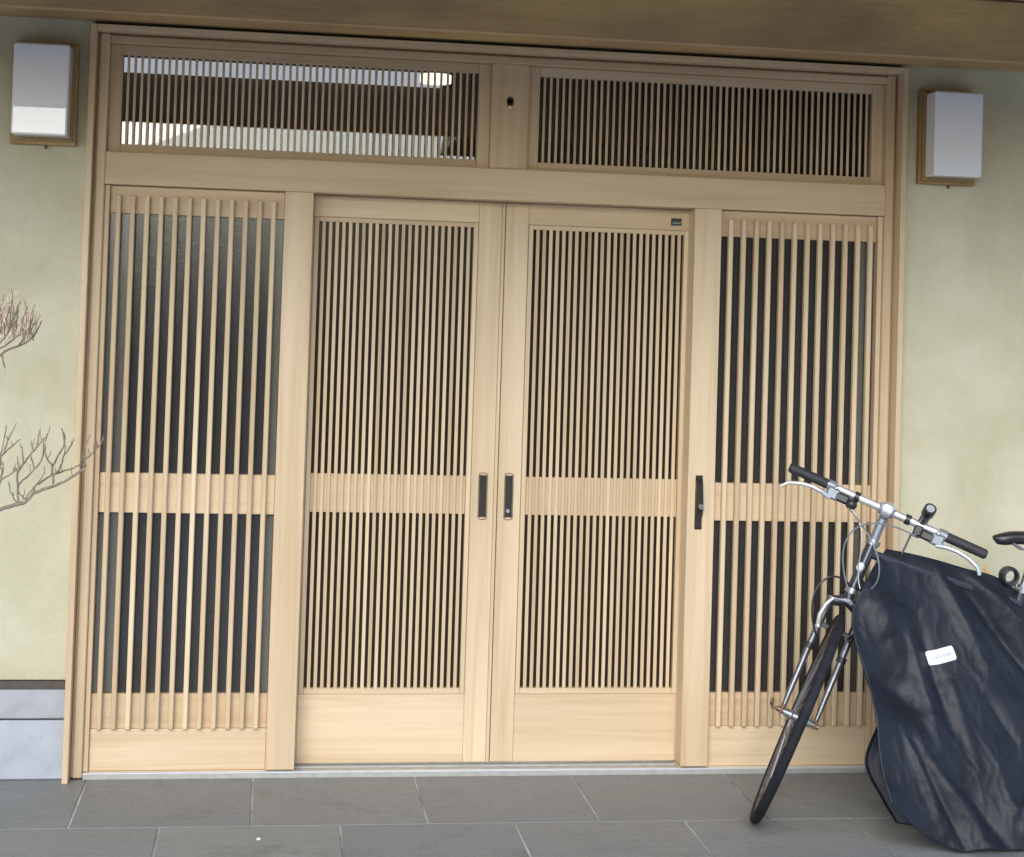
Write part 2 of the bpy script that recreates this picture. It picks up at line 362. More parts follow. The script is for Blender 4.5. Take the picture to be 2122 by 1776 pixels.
# porch roof: sloping soffit boards and roof over them
def roof_z(y): return 2.83 + (y+.14)*.238
m_ = MB()
nb = 9; y1 = -.10; y0 = -1.72
for i in range(nb):
    a = y1 + (y0-y1)*i/nb; b_ = y1 + (y0-y1)*(i+1)/nb + .004
    za, zb = roof_z(a), roof_z(b_)
    vs_ = [(-3.6, a, za), (6.6, a, za), (6.6, b_, zb), (-3.6, b_, zb)]; vs_ += [(x, y, z+.018) for x, y, z in vs_]
    t = MB().add(vs_, [(0, 1, 2, 3), (4, 7, 6, 5), (0, 4, 5, 1), (1, 5, 6, 2), (2, 6, 7, 3), (3, 7, 4, 0)]); t.build('soffit_board', SOFFIT, house)
ze = roof_z(y0)
box('fascia_board', -3.62, 6.62, y0-.03, y0, ze-.012, ze+.10, BEAM, house, .003)
t = MB().add([(-3.7, .2, 2.98), (6.7, .2, 2.98), (6.7, y0-.06, ze+.06), (-3.7, y0-.06, ze+.06), (-3.7, .2, 3.10), (6.7, .2, 3.10), (6.7, y0-.06, ze+.15), (-3.7, y0-.06, ze+.15)],
             [(0, 1, 2, 3), (4, 7, 6, 5), (0, 4, 5, 1), (1, 5, 6, 2), (2, 6, 7, 3), (3, 7, 4, 0)])
t.build('roof', ROOFM, house)
# entrance hall behind the doors
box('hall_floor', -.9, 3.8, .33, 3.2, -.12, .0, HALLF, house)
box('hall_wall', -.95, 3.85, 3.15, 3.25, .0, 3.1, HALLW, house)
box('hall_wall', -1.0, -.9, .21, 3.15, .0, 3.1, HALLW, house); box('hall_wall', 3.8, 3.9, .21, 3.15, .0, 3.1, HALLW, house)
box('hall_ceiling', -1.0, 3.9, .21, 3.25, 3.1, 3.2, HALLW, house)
box('hall_glow_strip', -.5, 1.50, 3.10, 3.14, 2.835, 2.908, LITSTRIP, house)  # made-up glowing strip, supplies the bright band behind the left transom
MB().tube([(1.40, 2.45, 2.800), (1.40, 2.45, 2.762)], .078, 24).build('hall_lamp', LITLAMP, house, smooth=True)

# ------------------------------------------------------------------ timber entrance
ent = empty('timber_entrance', (1.447, .06, 0), 'pale timber entrance with two lattice sliding doors, side panels and transoms', 'entrance')
XL, XR, ZT = 0.0, 2.894, 2.548
# proud outer casing
box('casing', XL, XL+.020, 0, .10, 0, ZT, WZ, ent); box('casing', XR-.020, XR, 0, .10, 0, ZT, WZ, ent)
box('casing', XL+.0205, XR-.0205, .001, .10, ZT-.021, ZT, WX, ent)
# recessed groove boards and jambs
JY = .05
for sgn in (0, 1):
    f = (lambda a: a) if not sgn else (lambda a: XR-a)
    def bx(nm, a, b_, *r): box(nm, min(f(a), f(b_)), max(f(a), f(b_)), *r)
    bx('reveal', .0205, .0275, .066, .12, .004, ZT-.0215, WZ, ent)
    bx('jamb', .028, .0595, JY, .17, 0.004, ZT-.0215, WZ, ent, .004)
    bx('stop_bead', .0600, .0775, .066, .17, .022, 2.009, WZ, ent, .002)
box('reveal', .028, XR-.028, .066, .12, ZT-.0275, ZT-.0215, WX, ent)
box('head_jamb', .060, XR-.060, JY, .17, 2.494, ZT-.028, WX, ent, .004)
box('header', .0600, XR-.0600, JY, .19, 2.0105, 2.122, WX, ent, .002)
box('mullion', 1.379, 1.511, JY+.010, .17, 2.1225, 2.4935, WZ, ent)
for x0, x1 in ((.6695, .768), (2.126, 2.2245)): box('post', x0, x1, JY+.001, .19, .027, 2.010, WZ, ent, .002)
# sill: aluminium nose, track grooves
box('sill_nose', .0605, XR-.0605, .056, .070, .0135, .0200, ALU, ent, .002); box('sill_skirt', .0605, XR-.0605, .058, .070, -.003, .0133, TRACK, ent, .001)
m_ = MB().box(.0605, XR-.0605, .0705, .26, .004, .0160, 0, .001)
for yy in (.115, .158, .20): m_.box(.77, 2.124, yy, yy+.006, .0155, .0215, 0, .001)
m_.build('sill_track', TRACK, ent)
box('sill_base', .0605, .7690, .072, .19, .0165, .0215, WX, ent); box('sill_base', 2.1255, XR-.0605, .072, .19, .0165, .0215, WX, ent)
# keyhole latch on the mullion
m_ = MB()
for i in range(24):
    pass
m_.tube([(1.4455, .0585, 2.366), (1.4455, .0600, 2.366)], .0125, 20); m_.tube([(1.4455, .0585, 2.356), (1.4455, .0600, 2.356)], .0125, 20)
lh = m_.build('latch_hole', BLACKP, ent)
MB().tube([(1.4455, .0570, 2.340), (1.4455, .0600, 2.340)], .006, 14).build('latch_pin', STEEL, ent, smooth=True)

def transom(x0, x1):
    z0, z1 = 2.1228, 2.4932; yf = .085; st = .043; rl = .030
    m = MB(); mats = [WX, WZ]
    m.box(x0, x0+st, yf, .125, z0, z1, 1); m.box(x1-st, x1, yf, .125, z0, z1, 1)
    m.box(x0+st+.0006, x1-st-.0006, yf+.0008, .125, z1-rl-.003, z1, 0); m.box(x0+st+.0006, x1-st-.0006, yf+.0008, .125, z0, z0+rl, 0)
    o = m.build('transom_window', mats, ent)
    a, b_ = x0+st, x1-st; p = (b_-a)/(54-.39); wd = p*.39; a0 = a+p-wd+wd/2-p
    me = MB().box(-wd/2, wd/2, -.003, .003, -(z1-z0-2*rl-.003)/2-.003, (z1-z0-2*rl-.003)/2+.003, 0, .001).mesh('transom_slat', WZ, (0, 0, 0))
    for i in range(1, 54): inst('slat', me, (a0+i*p, yf+.010, (z0+z1-.003)/2), o)
    box('pane', a-.004, b_+.004, .110, .114, z0+rl-.004, z1-rl, GLASS_CLR, o, .0002)
    return o
tl = transom(.0602, 1.3785); tl['label'] = 'left transom window catching bright sky reflections'
tr_ = transom(1.5115, 2.8338); tr_['label'] = 'right transom window, dark behind its slats'

def side_panel(x0, x1, first, label):
    yf = .085; m = MB(); mats = [WX, WZ]
    z0, z1 = .022, 2.0090
    m.box(x0, x1, yf-.006, .115, z0, .1620, 0)
    o = m.build('side_panel', mats, ent); o['label'] = label
    for za, zb in ((1.915, z1), (.893, 1.028), (.1625, .279)): box('rail', x0, x1, yf, .115, za, zb, WX, o)
    me = MB().box(-.0085, .0085, -.0125, .0115, -.9065, .9065, 0, .003).mesh('side_slat', WZ, (0, 0, 0))
    for i in range(12): inst('slat', me, (first+.0477*i, yf-.0120, 1.0695), o)
    box('pane', x0+.001, x1-.001, .098, .102, 1.024, 1.919, GLASS_PAT, o, .0002); box('pane', x0+.001, x1-.001, .098, .102, .275, .897, GLASS_PAT, o, .0002)
    return o
side_panel(.0778, .6692, .1075, 'left lattice side panel with blue sky reflected in its glass')
side_panel(2.2248, XR-.0778, 2.2635, 'right lattice side panel partly behind the bicycle')
# inner curtain strips seen through the side panes
for x0, x1 in ((.0785, .096), (.104, .146), (.640, .6685), (2.748, 2.786)): box('inner_strip', x0, x1, .104, .112, .281, 1.912, HALLJ, ent)

def sliding_door(x0, x1, left, label):
    yf = .145; yb = .178; z0, z1 = .0235, 2.0090
    lx0, lx1 = (.775, 1.358) if left else (1.539, 2.128)       # lattice outer
    m = MB(); mats = [WX, WZ]
    m.box(x0, lx0-.0005, yf, yb, z0, z1, 1, .002); m.box(lx1+.0005, x1, yf, yb, z0, z1, 1, .002)
    m.box(lx0, lx1, yf+.0012, yb, 1.9335, z1, 0); m.box(lx0, lx1, yf+.0012, yb, z0, .262, 0, .001)
    o = m.build('sliding_door', mats, ent); o['label'] = label
    # bottom boards with a fine joint
    fr = .017
    m = MB(); m.box(lx0+.001, lx0+fr, yf-.001, yb-.002, .263, 1.9325, 1); m.box(lx1-fr, lx1-.001, yf-.001, yb-.002, .263, 1.9325, 1)
    m.box(lx0+fr+.0004, lx1-fr-.0004, yf-.0006, yb-.002, 1.9165, 1.9325, 0); m.box(lx0+fr+.0004, lx1-fr-.0004, yf-.0006, yb-.002, .263, .283, 0)
    m.build('lattice_frame', mats, o)
    box('mid_rail', lx0+fr+.0006, lx1-fr-.0006, yf+.009, yb-.004, .896, 1.031, WX, o)
    a, b_ = lx0+fr, lx1-fr; p = (b_-a)/(24-.52); wd = p*.52; a0 = a+p-wd+wd/2-p
    me = MB().box(-wd/2, wd/2, -.0045, .0045, -.818, .818, 0, .0015).mesh('door_slat', WZ, (0, 0, 0))
    for i in range(1, 24): inst('slat', me, (a0+i*p, yf+.0047, 1.0998), o)
    box('pane', a-.004, b_+.004, .1685, .1715, 1.027, 1.920, GLASS_DOOR, o, .0002); box('pane', a-.004, b_+.004, .1685, .1715, .279, .900, GLASS_DOOR, o, .0002)
    hx = 1.4015 if left else 1.4945; hz = .9615
    m = MB()   # flush pull: raised rounded rim around a sunk dark well
    n = 16; hw = .0165; hh = .084; out = []; inn = []
    for k in range(2*n):
        s_ = 1 if k < n else -1; a_ = math.pi*(k % n)/(n-1) + (0 if k < n else math.pi)
        out.append((math.cos(a_)*hw, math.sin(a_)*hw*.62+s_*(hh-hw*.62))); inn.append((math.cos(a_)*(hw-.004), math.sin(a_)*(hw-.004)*.62+s_*(hh-hw*.62)))
    L = 2*n; vs_ = [(hx+x, yf-.0035, hz+z) for x, z in out] + [(hx+x, yf-.0035, hz+z) for x, z in inn] + [(hx+x, yf+.0005, hz+z) for x, z in out] + [(hx+x, yf-.0008, hz+z) for x, z in inn]
    fs_ = []
    for k in range(L):
        j = (k+1) % L; fs_ += [(k, j, L+j, L+k), (2*L+k, 2*L+j, j, k), (L+k, L+j, 3*L+j, 3*L+k)]
    m.add(vs_, fs_, 0)
    m.build('pull_handle_rim', BRONZE_L, o)
    box('pull_handle', hx-.0135, hx+.0135, yf-.0024, yf+.0004, hz-.074, hz+.074, BRONZE, o, .001)
    if not left:
        MB().tube([(hx-.0015, yf-.006, hz-.051), (hx-.0015, yf-.0024, hz-.051)], .0068, 20).build('lock_cylinder', STEEL, o, smooth=True)
        box('maker_plate', 2.060, 2.099, yf-.0022, yf+.0002, 1.951, 1.977, PLATEG, o, .0006)
        m = MB(); rr = random.Random(3); x = 2.0665
        while x < 2.093:
            w_ = rr.uniform(.002, .0038); m.box(x, x+w_, yf-.0026, yf-.0021, 1.9565, 1.9565+rr.uniform(.006, .009), 0, .0002); x += w_+.0016
        m.build('plate_lettering', PLATEI, o)
    return o
ld = sliding_door(.7700, 1.4410, True, 'left lattice sliding door with a plain dark flush pull')
d2 = sliding_door(1.4560, 2.1240+.022, False, 'right lattice sliding door with keyed flush pull and maker plate')
box('edge_strip', 1.4418, 1.4532, .1458, .178, .0235, 2.009, WZ, ld, .001)
# latch plate with a key cylinder on the right post
lx, ly, lz = 2.1655, JY+.001, .961
m_ = MB().box(lx-.013, lx+.013, ly-.004, ly+.0005, lz-.096, lz+.096, 0, .001)
m_.add([(lx-.012, ly-.004, lz-.06), (lx+.010, ly-.004, lz-.075), (lx+.015, ly-.016, lz-.02), (lx-.008, ly-.016, lz-.02), (lx-.011, ly-.016, lz+.07), (lx+.011, ly-.016, lz+.07), (lx-.012, ly-.004, lz+.085), (lx+.012, ly-.004, lz+.085)],
       [(0, 1, 2, 3), (3, 2, 5, 4), (4, 5, 7, 6), (0, 3, 4, 6), (1, 7, 5, 2)])
m_.build('latch_plate', BRONZE, ent)
MB().tube([(lx+.006, ly-.022, lz-.014), (lx+.006, ly-.012, lz-.014)], .0088, 22).build('key_cylinder', STEEL, ent, smooth=True)
box('key_slot', lx+.0045, lx+.0075, ly-.0226, ly-.0219, lz-.019, lz-.009, BLACKP, ent, .0002)

# ------------------------------------------------------------------ wall lamps
def wall_lamp(cx, label):
    o = empty('wall_lamp', (cx, WY, 2.125), label, 'wall lamp', 'box lamps either side of the entrance')
    box('back_board', cx-.108, cx+.108, .018, WY, 2.131, 2.474, LAMPW, o, .003)
    box('inner_board', cx-.098, cx+.098, .004, .0178, 2.143, 2.464, LAMPW, o, .003)
    m = MB().box(cx-.0905, cx+.0905, -.085, .0035, 2.153, 2.458, 0, .006); m.build('shade', ACRYL, o)
    MB().tube([(cx+.01, .026, 2.131), (cx+.01, .026, 2.118)], .005, 12).build('retaining_screw', TRIM, o, smooth=True)
wall_lamp(-.1455, 'white box wall lamp on the left of the entrance, lower half bright')
wall_lamp(3.0535, 'white box wall lamp on the right of the entrance, above the bicycle')

# ------------------------------------------------------------------ bicycle
bike = empty('bicycle', (2.85, -.469, 0), 'dark bicycle with silver straight handlebar, front wheel turned to the viewer', 'bicycle')
u = Vector((.391, 0, .92)).normalized()
vd = Vector((.314, .949, 0)).normalized(); vd.rotate(Matrix.Rotation(R(-2.6), 3, 'Z'))
e1 = -(u.cross(vd)).normalized()           # towards the right grip in the picture
e2 = -(u.cross(e1)).normalized()           # forward, towards the viewer
zup = Vector((0, 0, 1)); upw = (zup - zup.dot(e1)*e1).normalized()
RW = .36
con = Vector((2.239, -.47, 0)); hub = con + RW*upw
A = lambda t, a=0, b=0: hub - .045*e2 + t*u + a*e1 + b*e2
def wheel(name, c, ax, sub=True):
    hubm = MB().tube([c-.05*ax, c-.022*ax, c-.018*ax, c+.018*ax, c+.022*ax, c+.05*ax], [.010, .018, .013, .013, .018, .010], 16)
    w_ = hubm.build(name, CHROME, bike, smooth=True)
    MB().torus(c, ax, RW-.0165, .0165, 96, 14).build('tyre', TYRE, w_, smooth=True)
    m = MB(); rr = RW-.040
    uu = ax.orthogonal().normalized(); vv = ax.cross(uu); n = 96; prof = [(.008, .010), (-.010, .012), (-.016, .004), (-.016, -.004), (-.010, -.012), (.008, -.010)]; vs_ = []
    for i in range(n):
        a = 2*math.pi*i/n; d = math.cos(a)*uu+math.sin(a)*vv
        for pr, pa in prof: vs_.append(c + d*(rr+pr) + ax*pa)
    k = len(prof); m.add(vs_, [(i*k+j, ((i+1) % n)*k+j, ((i+1) % n)*k+(j+1) % k, i*k+(j+1) % k) for i in range(n) for j in range(k)])
    m.build('rim', RIMM, w_, smooth=True)
    m = MB()
    for i in range(32):
        a = 2*math.pi*i/32; s_ = 1 if i % 2 else -1; a2 = a + s_*(.55 if (i//2) % 2 else -.55)
        m.tube([c + ax*s_*.02 + (math.cos(a2)*uu+math.sin(a2)*vv)*.018, c + (math.cos(a)*uu+math.sin(a)*vv)*(rr-.012)], .0011, 5)
    m.build('spokes', CHROME, w_)
    return w_
wheel('wheel', hub, e1); 
yb = A(0).y
rear = Vector((3.46, yb, RW)); wheel('wheel', rear, Vector((0, 1, 0)))
# fork
m = MB()
m.tube([A(.385, -.055), A(.395, -.03), A(.41), A(.395, .03), A(.385, .055)], [.015, .018, .021, .018, .015], 12)
m.tube([A(.40), A(.46)], .018, 14)
fk = m.build('fork', FRAMEP, bike, smooth=True)
for s_ in (-1, 1):
    P_ = [A(.40, s_*.053), A(.20, s_*.056, .002), A(.08, s_*.056, .018), hub + s_*.056*e1 + .012*u]
    mm = MB().tube(P_, [.0120, .0112, .0098, .0075], 12); mm.build('fork_leg', DSTEEL, bike, smooth=True)
    MB().tube([A(.235, s_*.056, .003), A(.215, s_*.056, .004)], .0165, 12).build('leg_collar', BLACKP, bike, smooth=True)
    m = MB().tube([hub+s_*.050*e1, hub+s_*.072*e1], .009, 10); m.obox(hub+s_*.058*e1+.004*u, (e1, e2, u), (.003, .012, .018))
    m.build('axle_nut', RUST, bike, smooth=True)
m = MB().tube([hub-.072*e1, hub-.088*e1-.004*u, hub-.094*e1+.014*u], [.007, .005, .004], 8); m.ball(hub-.095*e1+.012*u, (.006, .014, .012), (e1, e2, u)); m.build('quick_release', RUST, bike, smooth=True)
# brakes on the fork
for s_ in (-1, 1):
    m = MB().tube([A(.295, s_*.056, .03), A(.33, s_*.064, .036), A(.37, s_*.060, .038), A(.398, s_*.046, .038)], [.0075, .0085, .0075, .005], 10)
    m.ball(A(.295, s_*.056, .032), .0095); m.build('brake_arm', SILVERP if s_ < 0 else BLACKP, bike, smooth=True)
    MB().obox(A(.305, s_*.036, .03), (e1, u, e2), (.012, .008, .022)).build('brake_pad', BLACKP, bike)
m = MB().tube([A(.398, -.046, .04), A(.405, -.01, .046), A(.402, .046, .04)], .0028, 8); m.ball(A(.405, .012, .045), .008); m.build('brake_noodle', GREYP, bike, smooth=True)
# frame (mostly under the cover)
BB = Vector((3.02, yb, .30)); SC = Vector((3.128, yb, .70))
m = MB(); m.tube([A(.445), A(.615)], .0188, 16)
m.tube([A(.575)+Vector((.01, 0, 0)), SC], .0155, 12); m.tube([A(.475)+Vector((.01, 0, 0)), BB], .018, 12); m.tube([BB, SC + (SC-BB).normalized()*.05], .0155, 12)
for s_ in (-1, 1):
    m.tube([BB+Vector((.02, s_*.03, 0)), rear+Vector((0, s_*.06, 0))], .009, 8); m.tube([SC+Vector((0, s_*.015, -.02)), rear+Vector((0, s_*.06, 0))], .008, 8)
m.tube([BB-Vector((0, .036, 0)), BB+Vector((0, .036, 0))], .021, 14)
m.build('frame', FRAMEP, bike, smooth=True)
for t0 in (.435, .607): MB().tube([A(t0), A(t0+.017)], .024, 16).build('headset_cup', CHROME, bike, smooth=True)
m = MB().ball(A(.525, -.006, .021), (.013, .004, .017), (e1, e2, u)); m.build('head_badge', SILVERP, bike, smooth=True)
# cranks
for s_ in (-1, 1):
    m = MB().tube([BB+Vector((0, s_*.055, 0)), BB+Vector((-.12*s_*-1, s_*.065, -.11*s_*-1 if s_ > 0 else -.115))], .009, 8)
    m.build('crank', CHROME, bike, smooth=True)
m = MB().torus(BB+Vector((0, .05, 0)), (0, 1, 0), .085, .004, 48, 6); m.build('chainring', CHROME, bike, smooth=True)
pd = Vector((2.90, yb-.12, .185)); MB().box(pd.x-.045, pd.x+.045, pd.y-.045, pd.y+.045, pd.z-.011, pd.z+.011, 0, .004).build('pedal', BLACKP, bike)
m = MB().tube([Vector((2.96, yb-.05, .30)), Vector((2.86, yb-.12, .06)), Vector((2.805, yb-.135, .006))], [.009, .008, .008], 8); m.ball(Vector((2.80, yb-.135, .010)), .010); m.build('kickstand', CHROME, bike, smooth=True)
# stem and handlebar
m = MB().tube([A(.624), A(.70), A(.715, 0, .012)], [.0155, .0150, .017], 16); m.tube([A(.728, -.026, .02), A(.730, -.012, .02), A(.730, .012, .02), A(.728, .026, .02)], [.017, .022, .022, .017], 16)
m.build('stem', GREYP, bike, smooth=True)
Bp = lambda s_, a=0, b=0: A(.730, s_, .02) - e2*(.06*s_*s_) + a*u + b*e2
S = [i*.338/12 for i in range(-12, 13)]
hb = MB().tube([Bp(x) for x in S], .0135, 14).build('handlebar', SILVERP, bike, smooth=True)
m = MB().tube([Bp(-.018), Bp(-.014), Bp(.014), Bp(.018)], [.0150, .024, .024, .0150], 18); m.ball(Bp(0, .012, .004), (.028, .02, .015), (e1, e2, u)); m.build('stem_clamp', SILVERP, bike, smooth=True)
for s_ in (-1, 1):
    pts = []; rad = []
    for i in range(27):
        x = .206 + .137*i/26; pts.append(Bp(s_*x)); rad.append(.0158 if i % 2 else .0172)
    rad[0] = .0165; rad[-1] = .012
    MB().tube(pts, rad, 16).build('grip', RUBBER, bike, smooth=True)
    # lever bracket, clamp and shifter pod
    m = MB().tube([Bp(s_*.178), Bp(s_*.205)], .0185, 16); m.obox(Bp(s_*.180, -.022, .014), (e1, e2, u), (.022, .013, .020), 0, .006)
    br = m.build('brake_bracket', GREYP, bike, smooth=True)
    m = MB().obox(Bp(s_*.148, -.024, .012), (e1, e2, u), (.024, .016, .015), 0, .006); m.tube([Bp(s_*.130, -.022, .012), Bp(s_*.105, -.040, .012)], [.010, .006], 8); m.build('shifter_pod', BLACKP, bike, smooth=True)
    MB().ball(Bp(s_*.176, -.002, .030), .0075).build('clamp_bolt', STEEL, bike, smooth=True)
    m = MB().tube([Bp(s_*.185, -.040, .020), Bp(s_*.215, -.032, .034), Bp(s_*.25, -.030, .042), Bp(s_*.29, -.036, .046), Bp(s_*.325, -.050, .044), Bp(s_*.342, -.070, .040)], [.0075, .0080, .0075, .0068, .006, .0065], 10)
    m.build('brake_lever', SILVERP, bike, smooth=True)
for x in (-.104, .072): 
    MB().tube([Bp(x-.009), Bp(x+.009)], .0172, 14).build('bar_clamp', BLACKP, bike, smooth=True)
m = MB().ball(Bp(-.112, -.030, .01), (.020, .018, .018), (e1, e2, u)); m.build('bell', BLACKP, bike, smooth=True)
# clip-on light
lf = (e2*.80 + zup*.55 + e1*.22).normalized(); lb = Bp(.118, .014, .004)
m = MB().tube([lb-lf*.045, lb-lf*.03, lb+lf*.045, lb+lf*.055, lb+lf*.088], [.013, .0155, .0155, .0205, .0205], 18)
ltb = m.build('handlebar_light', BLACKP, bike, smooth=True)
MB().tube([lb+lf*.0885, lb+lf*.0900], .0135, 18).build('lens', SILVERP, ltb, smooth=True)
MB().tube([lb+lf*.044, lb+lf*.050], .0180, 18).build('light_ring', CHROME, ltb, smooth=True)
MB().obox(Bp(.115, -.022, .004), (e1, e2, u), (.014, .012, .020), 0, .004).build('light_mount', BLACKP, bike)
MB().tube([Bp(.100, -.04, .0), Bp(.098, -.11, .0)], .0035, 8).build('light_strap', BLACKP, bike)
# cables
def bez(p, n=22):
    out = []
    for i in range(n+1):
        t = i/n; q = [Vector(x) for x in p]
        while len(q) > 1: q = [a.lerp(b_, t) for a, b_ in zip(q, q[1:])]
        out.append(q[0])
    return out
m = MB(); m.tube(bez([Bp(-.115, -.045, .02), A(.64, -.03, .13), A(.57, .075, .13), A(.48, .085, .09), A(.445, .02, .03)]), .0026, 6); m.build('brake_cable', GREYP, bike, smooth=True)
m = MB(); m.tube(bez([Bp(.115, -.04, .02), A(.70, -.02, .12), A(.66, -.12, .12), A(.56, -.13, .09), A(.47, -.03, .04), A(.42, .0, .04)]), .0026, 6); m.build('brake_cable', GREYP, bike, smooth=True)
m = MB(); m.tube(bez([A(.455, -.01, .03), A(.50, -.09, .07), A(.42, -.14, .08), A(.33, -.11, .07), A(.26, -.045, .05)]), .0036, 6); m.build('cable_housing', BLACKP, bike, smooth=True)
m = MB(); m.tube(bez([Bp(-.12, -.04, .01), A(.66, -.04, .06), A(.60, -.02, .05), A(.52, -.03, .04), A(.46, .02, .04)]), .0024, 6); m.build('shift_cable', CHROME, bike, smooth=True)
# saddle and seat post
m = MB().tube([SC + Vector((0, 0, .0)), Vector((3.185, yb, .885))], .0135, 14); m.build('seat_post', CHROME, bike, smooth=True)
def saddle():
    m = MB(); n = 18; k = 14; vs_ = []
    for i in range(n+1):
        t = i/n; x = 3.040 + .275*t
        hw = .016 + .012*math.sin(min(1, t*6)*math.pi/2) + .062*max(0, (t-.32)/.68)**1.3
        if t > .93: hw *= 1-.35*((t-.93)/.07)**2
        top = .922 + .020*math.sin(min(1, t*3.2)*math.pi/2) - .010*math.sin(math.pi*t) + .012*t
        th = .026 + .018*math.sin(min(1, t*5)*math.pi/2)
        if i == 0: hw *= .4; th *= .5
        for j in range(k):
            a = 2*math.pi*j/k; vs_.append((x, yb+.01+hw*math.cos(a), top - th/2 + (th/2)*math.copysign(abs(math.sin(a))**.7, math.sin(a)) - (.010*math.cos(a)**2 if t > .4 else 0)))
    fs_ = [(i*k+j, (i+1)*k+j, (i+1)*k+(j+1) % k, i*k+(j+1) % k) for i in range(n) for j in range(k)] + [tuple(range(k))[::-1], tuple(n*k+j for j in range(k))]
    return m.add(vs_, fs_)
saddle().build('saddle', SADDLE, bike, smooth=True)
m = MB(); 
for s_ in (-1, 1): m.tube([Vector((3.10, yb+s_*.012, .900)), Vector((3.14, yb+s_*.02, .876)), Vector((3.26, yb+s_*.022, .876)), Vector((3.30, yb+s_*.035, .905))], .0035, 6)
m.build('saddle_rails', CHROME, bike, smooth=True)
m = MB()
for k in range(4): m.torus((3.095, yb-.012+.008*k, .788+.002*(k % 2)), (.1*k-.1, 1, .05), .026, .0055, 28, 8)
m.build('coiled_lock', BLACKP, bike, smooth=True)
m = MB().tube([SC+Vector((.012, -.006, .035)), SC+Vector((.016, -.006, .062))], .021, 14); m.tube([SC+Vector((-.01, -.026, .05)), SC+Vector((-.028, -.03, .06))], .005, 8); m.build('seat_clamp', CHROME, bike, smooth=True)

# ------------------------------------------------------------------ bicycle cover
NEAR = [
 [(2.669,-0.470,0.873),(2.748,-0.470,0.860),(2.840,-0.470,0.840),(2.941,-0.470,0.813),(3.052,-0.470,0.785),(3.150,-0.470,0.728),(3.336,-0.470,0.636),(3.510,-0.470,0.556)],
 [(2.591,-0.515,0.797),(2.682,-0.515,0.759),(2.799,-0.515,0.736),(2.916,-0.515,0.713),(3.025,-0.515,0.690),(3.130,-0.515,0.644),(3.306,-0.515,0.565),(3.487,-0.515,0.485)],
 [(2.523,-0.565,0.693),(2.641,-0.565,0.651),(2.764,-0.565,0.620),(2.888,-0.565,0.605),(3.004,-0.565,0.582),(3.113,-0.565,0.551),(3.282,-0.565,0.480),(3.461,-0.565,0.417)],
 [(2.513,-0.620,0.607),(2.631,-0.620,0.538),(2.753,-0.620,0.492),(2.875,-0.620,0.477),(2.990,-0.620,0.454),(3.098,-0.620,0.430),(3.265,-0.620,0.375),(3.433,-0.620,0.320)],
 [(2.537,-0.680,0.498),(2.634,-0.680,0.430),(2.747,-0.680,0.384),(2.860,-0.680,0.353),(2.974,-0.680,0.322),(3.080,-0.680,0.306),(3.236,-0.680,0.267),(3.402,-0.680,0.227)],
 [(2.542,-0.740,0.381),(2.637,-0.740,0.317),(2.748,-0.740,0.264),(2.852,-0.740,0.225),(2.957,-0.740,0.202),(3.061,-0.740,0.186),(3.216,-0.740,0.162),(3.371,-0.740,0.137)],
 [(2.541,-0.800,0.254),(2.639,-0.800,0.199),(2.749,-0.800,0.146),(2.845,-0.800,0.101),(2.939,-0.800,0.085),(3.043,-0.800,0.076),(3.195,-0.800,0.067),(3.340,-0.800,0.057)],
 [(2.553,-0.855,0.159),(2.647,-0.855,0.073),(2.768,-0.855,0.012),(2.846,-0.855,0.012),(2.932,-0.855,0.012),(3.026,-0.855,0.012),(3.168,-0.855,0.012),(3.311,-0.855,0.012)],
]
FARL = [(2.669,-.470,.873),(2.695,-.450,.803),(2.716,-.440,.672),(2.715,-.450,.543),(2.690,-.470,.431),(2.645,-.500,.322),(2.582,-.545,.200),(2.618,-.600,.100),(2.650,-.640,.040)]
FARB = [(2.650, .040), (2.73, .012), (2.80, .012), (2.93, .012), (3.06, .012), (3.2, .014), (3.36, .02), (3.5, .02)]
def cr(p, t):
    n = len(p)-1; x = min(max(t, 0), 1)*n; i = min(int(x), n-1); f = x-i
    P0, P1, P2, P3 = (Vector(p[max(i-1, 0)]), Vector(p[i]), Vector(p[i+1]), Vector(p[min(i+2, n)]))
    return .5*((2*P1) + (P2-P0)*f + (2*P0-5*P1+4*P2-P3)*f*f + (3*P1-P0-3*P2+P3)*f**3)
cov = empty('bicycle_cover', (2.95, -.60, 0), 'crumpled black nylon cover draped over the bicycle frame', 'bicycle cover')
def ridge(x): return 1-abs(2*(x-math.floor(x))-1)       # triangle wave 0..1
def sm(a, b_, x): t = min(max((x-a)/(b_-a), 0), 1); return t*t*(3-2*t)
def sheet(fn, nu, nv, name, fold):
    m = MB(); vs_ = []
    base = [[fn(i/nu, j/nv) for i in range(nu+1)] for j in range(nv+1)]
    for j in range(nv+1):
        for i in range(nu+1):
            du = base[j][min(i+1, nu)]-base[j][max(i-1, 0)]; dv = base[min(j+1, nv)][i]-base[max(j-1, 0)][i]
            nrm = du.cross(dv); nrm = nrm.normalized() if nrm.length > 1e-9 else Vector((0, -1, 0))
            if nrm.y > 0: nrm = -nrm
            p = base[j][i] + nrm*fold(i/nu, j/nv, base[j][i]); p.z = max(p.z, .010); vs_.append(p)
    fs_ = [(j*(nu+1)+i, j*(nu+1)+i+1, (j+1)*(nu+1)+i+1, (j+1)*(nu+1)+i) for j in range(nv) for i in range(nu)]
    o = m.add(vs_, fs_).build(name, NYLON, cov, smooth=False)
    o.data.polygons.foreach_set('use_smooth', [True]*len(o.data.polygons))
    so = o.modifiers.new('thickness', 'SOLIDIFY'); so.thickness = .0016
    return o, base
def near_edge(t):
    p = near_fn(0, t); return p + Vector((0, -1, 0))*near_fold(0, t, p)*.9
def near_fn(a, b_): return cr([cr(r, a) for r in NEAR], b_)
def crease(d, w_): return math.exp(-(d/w_)**2)
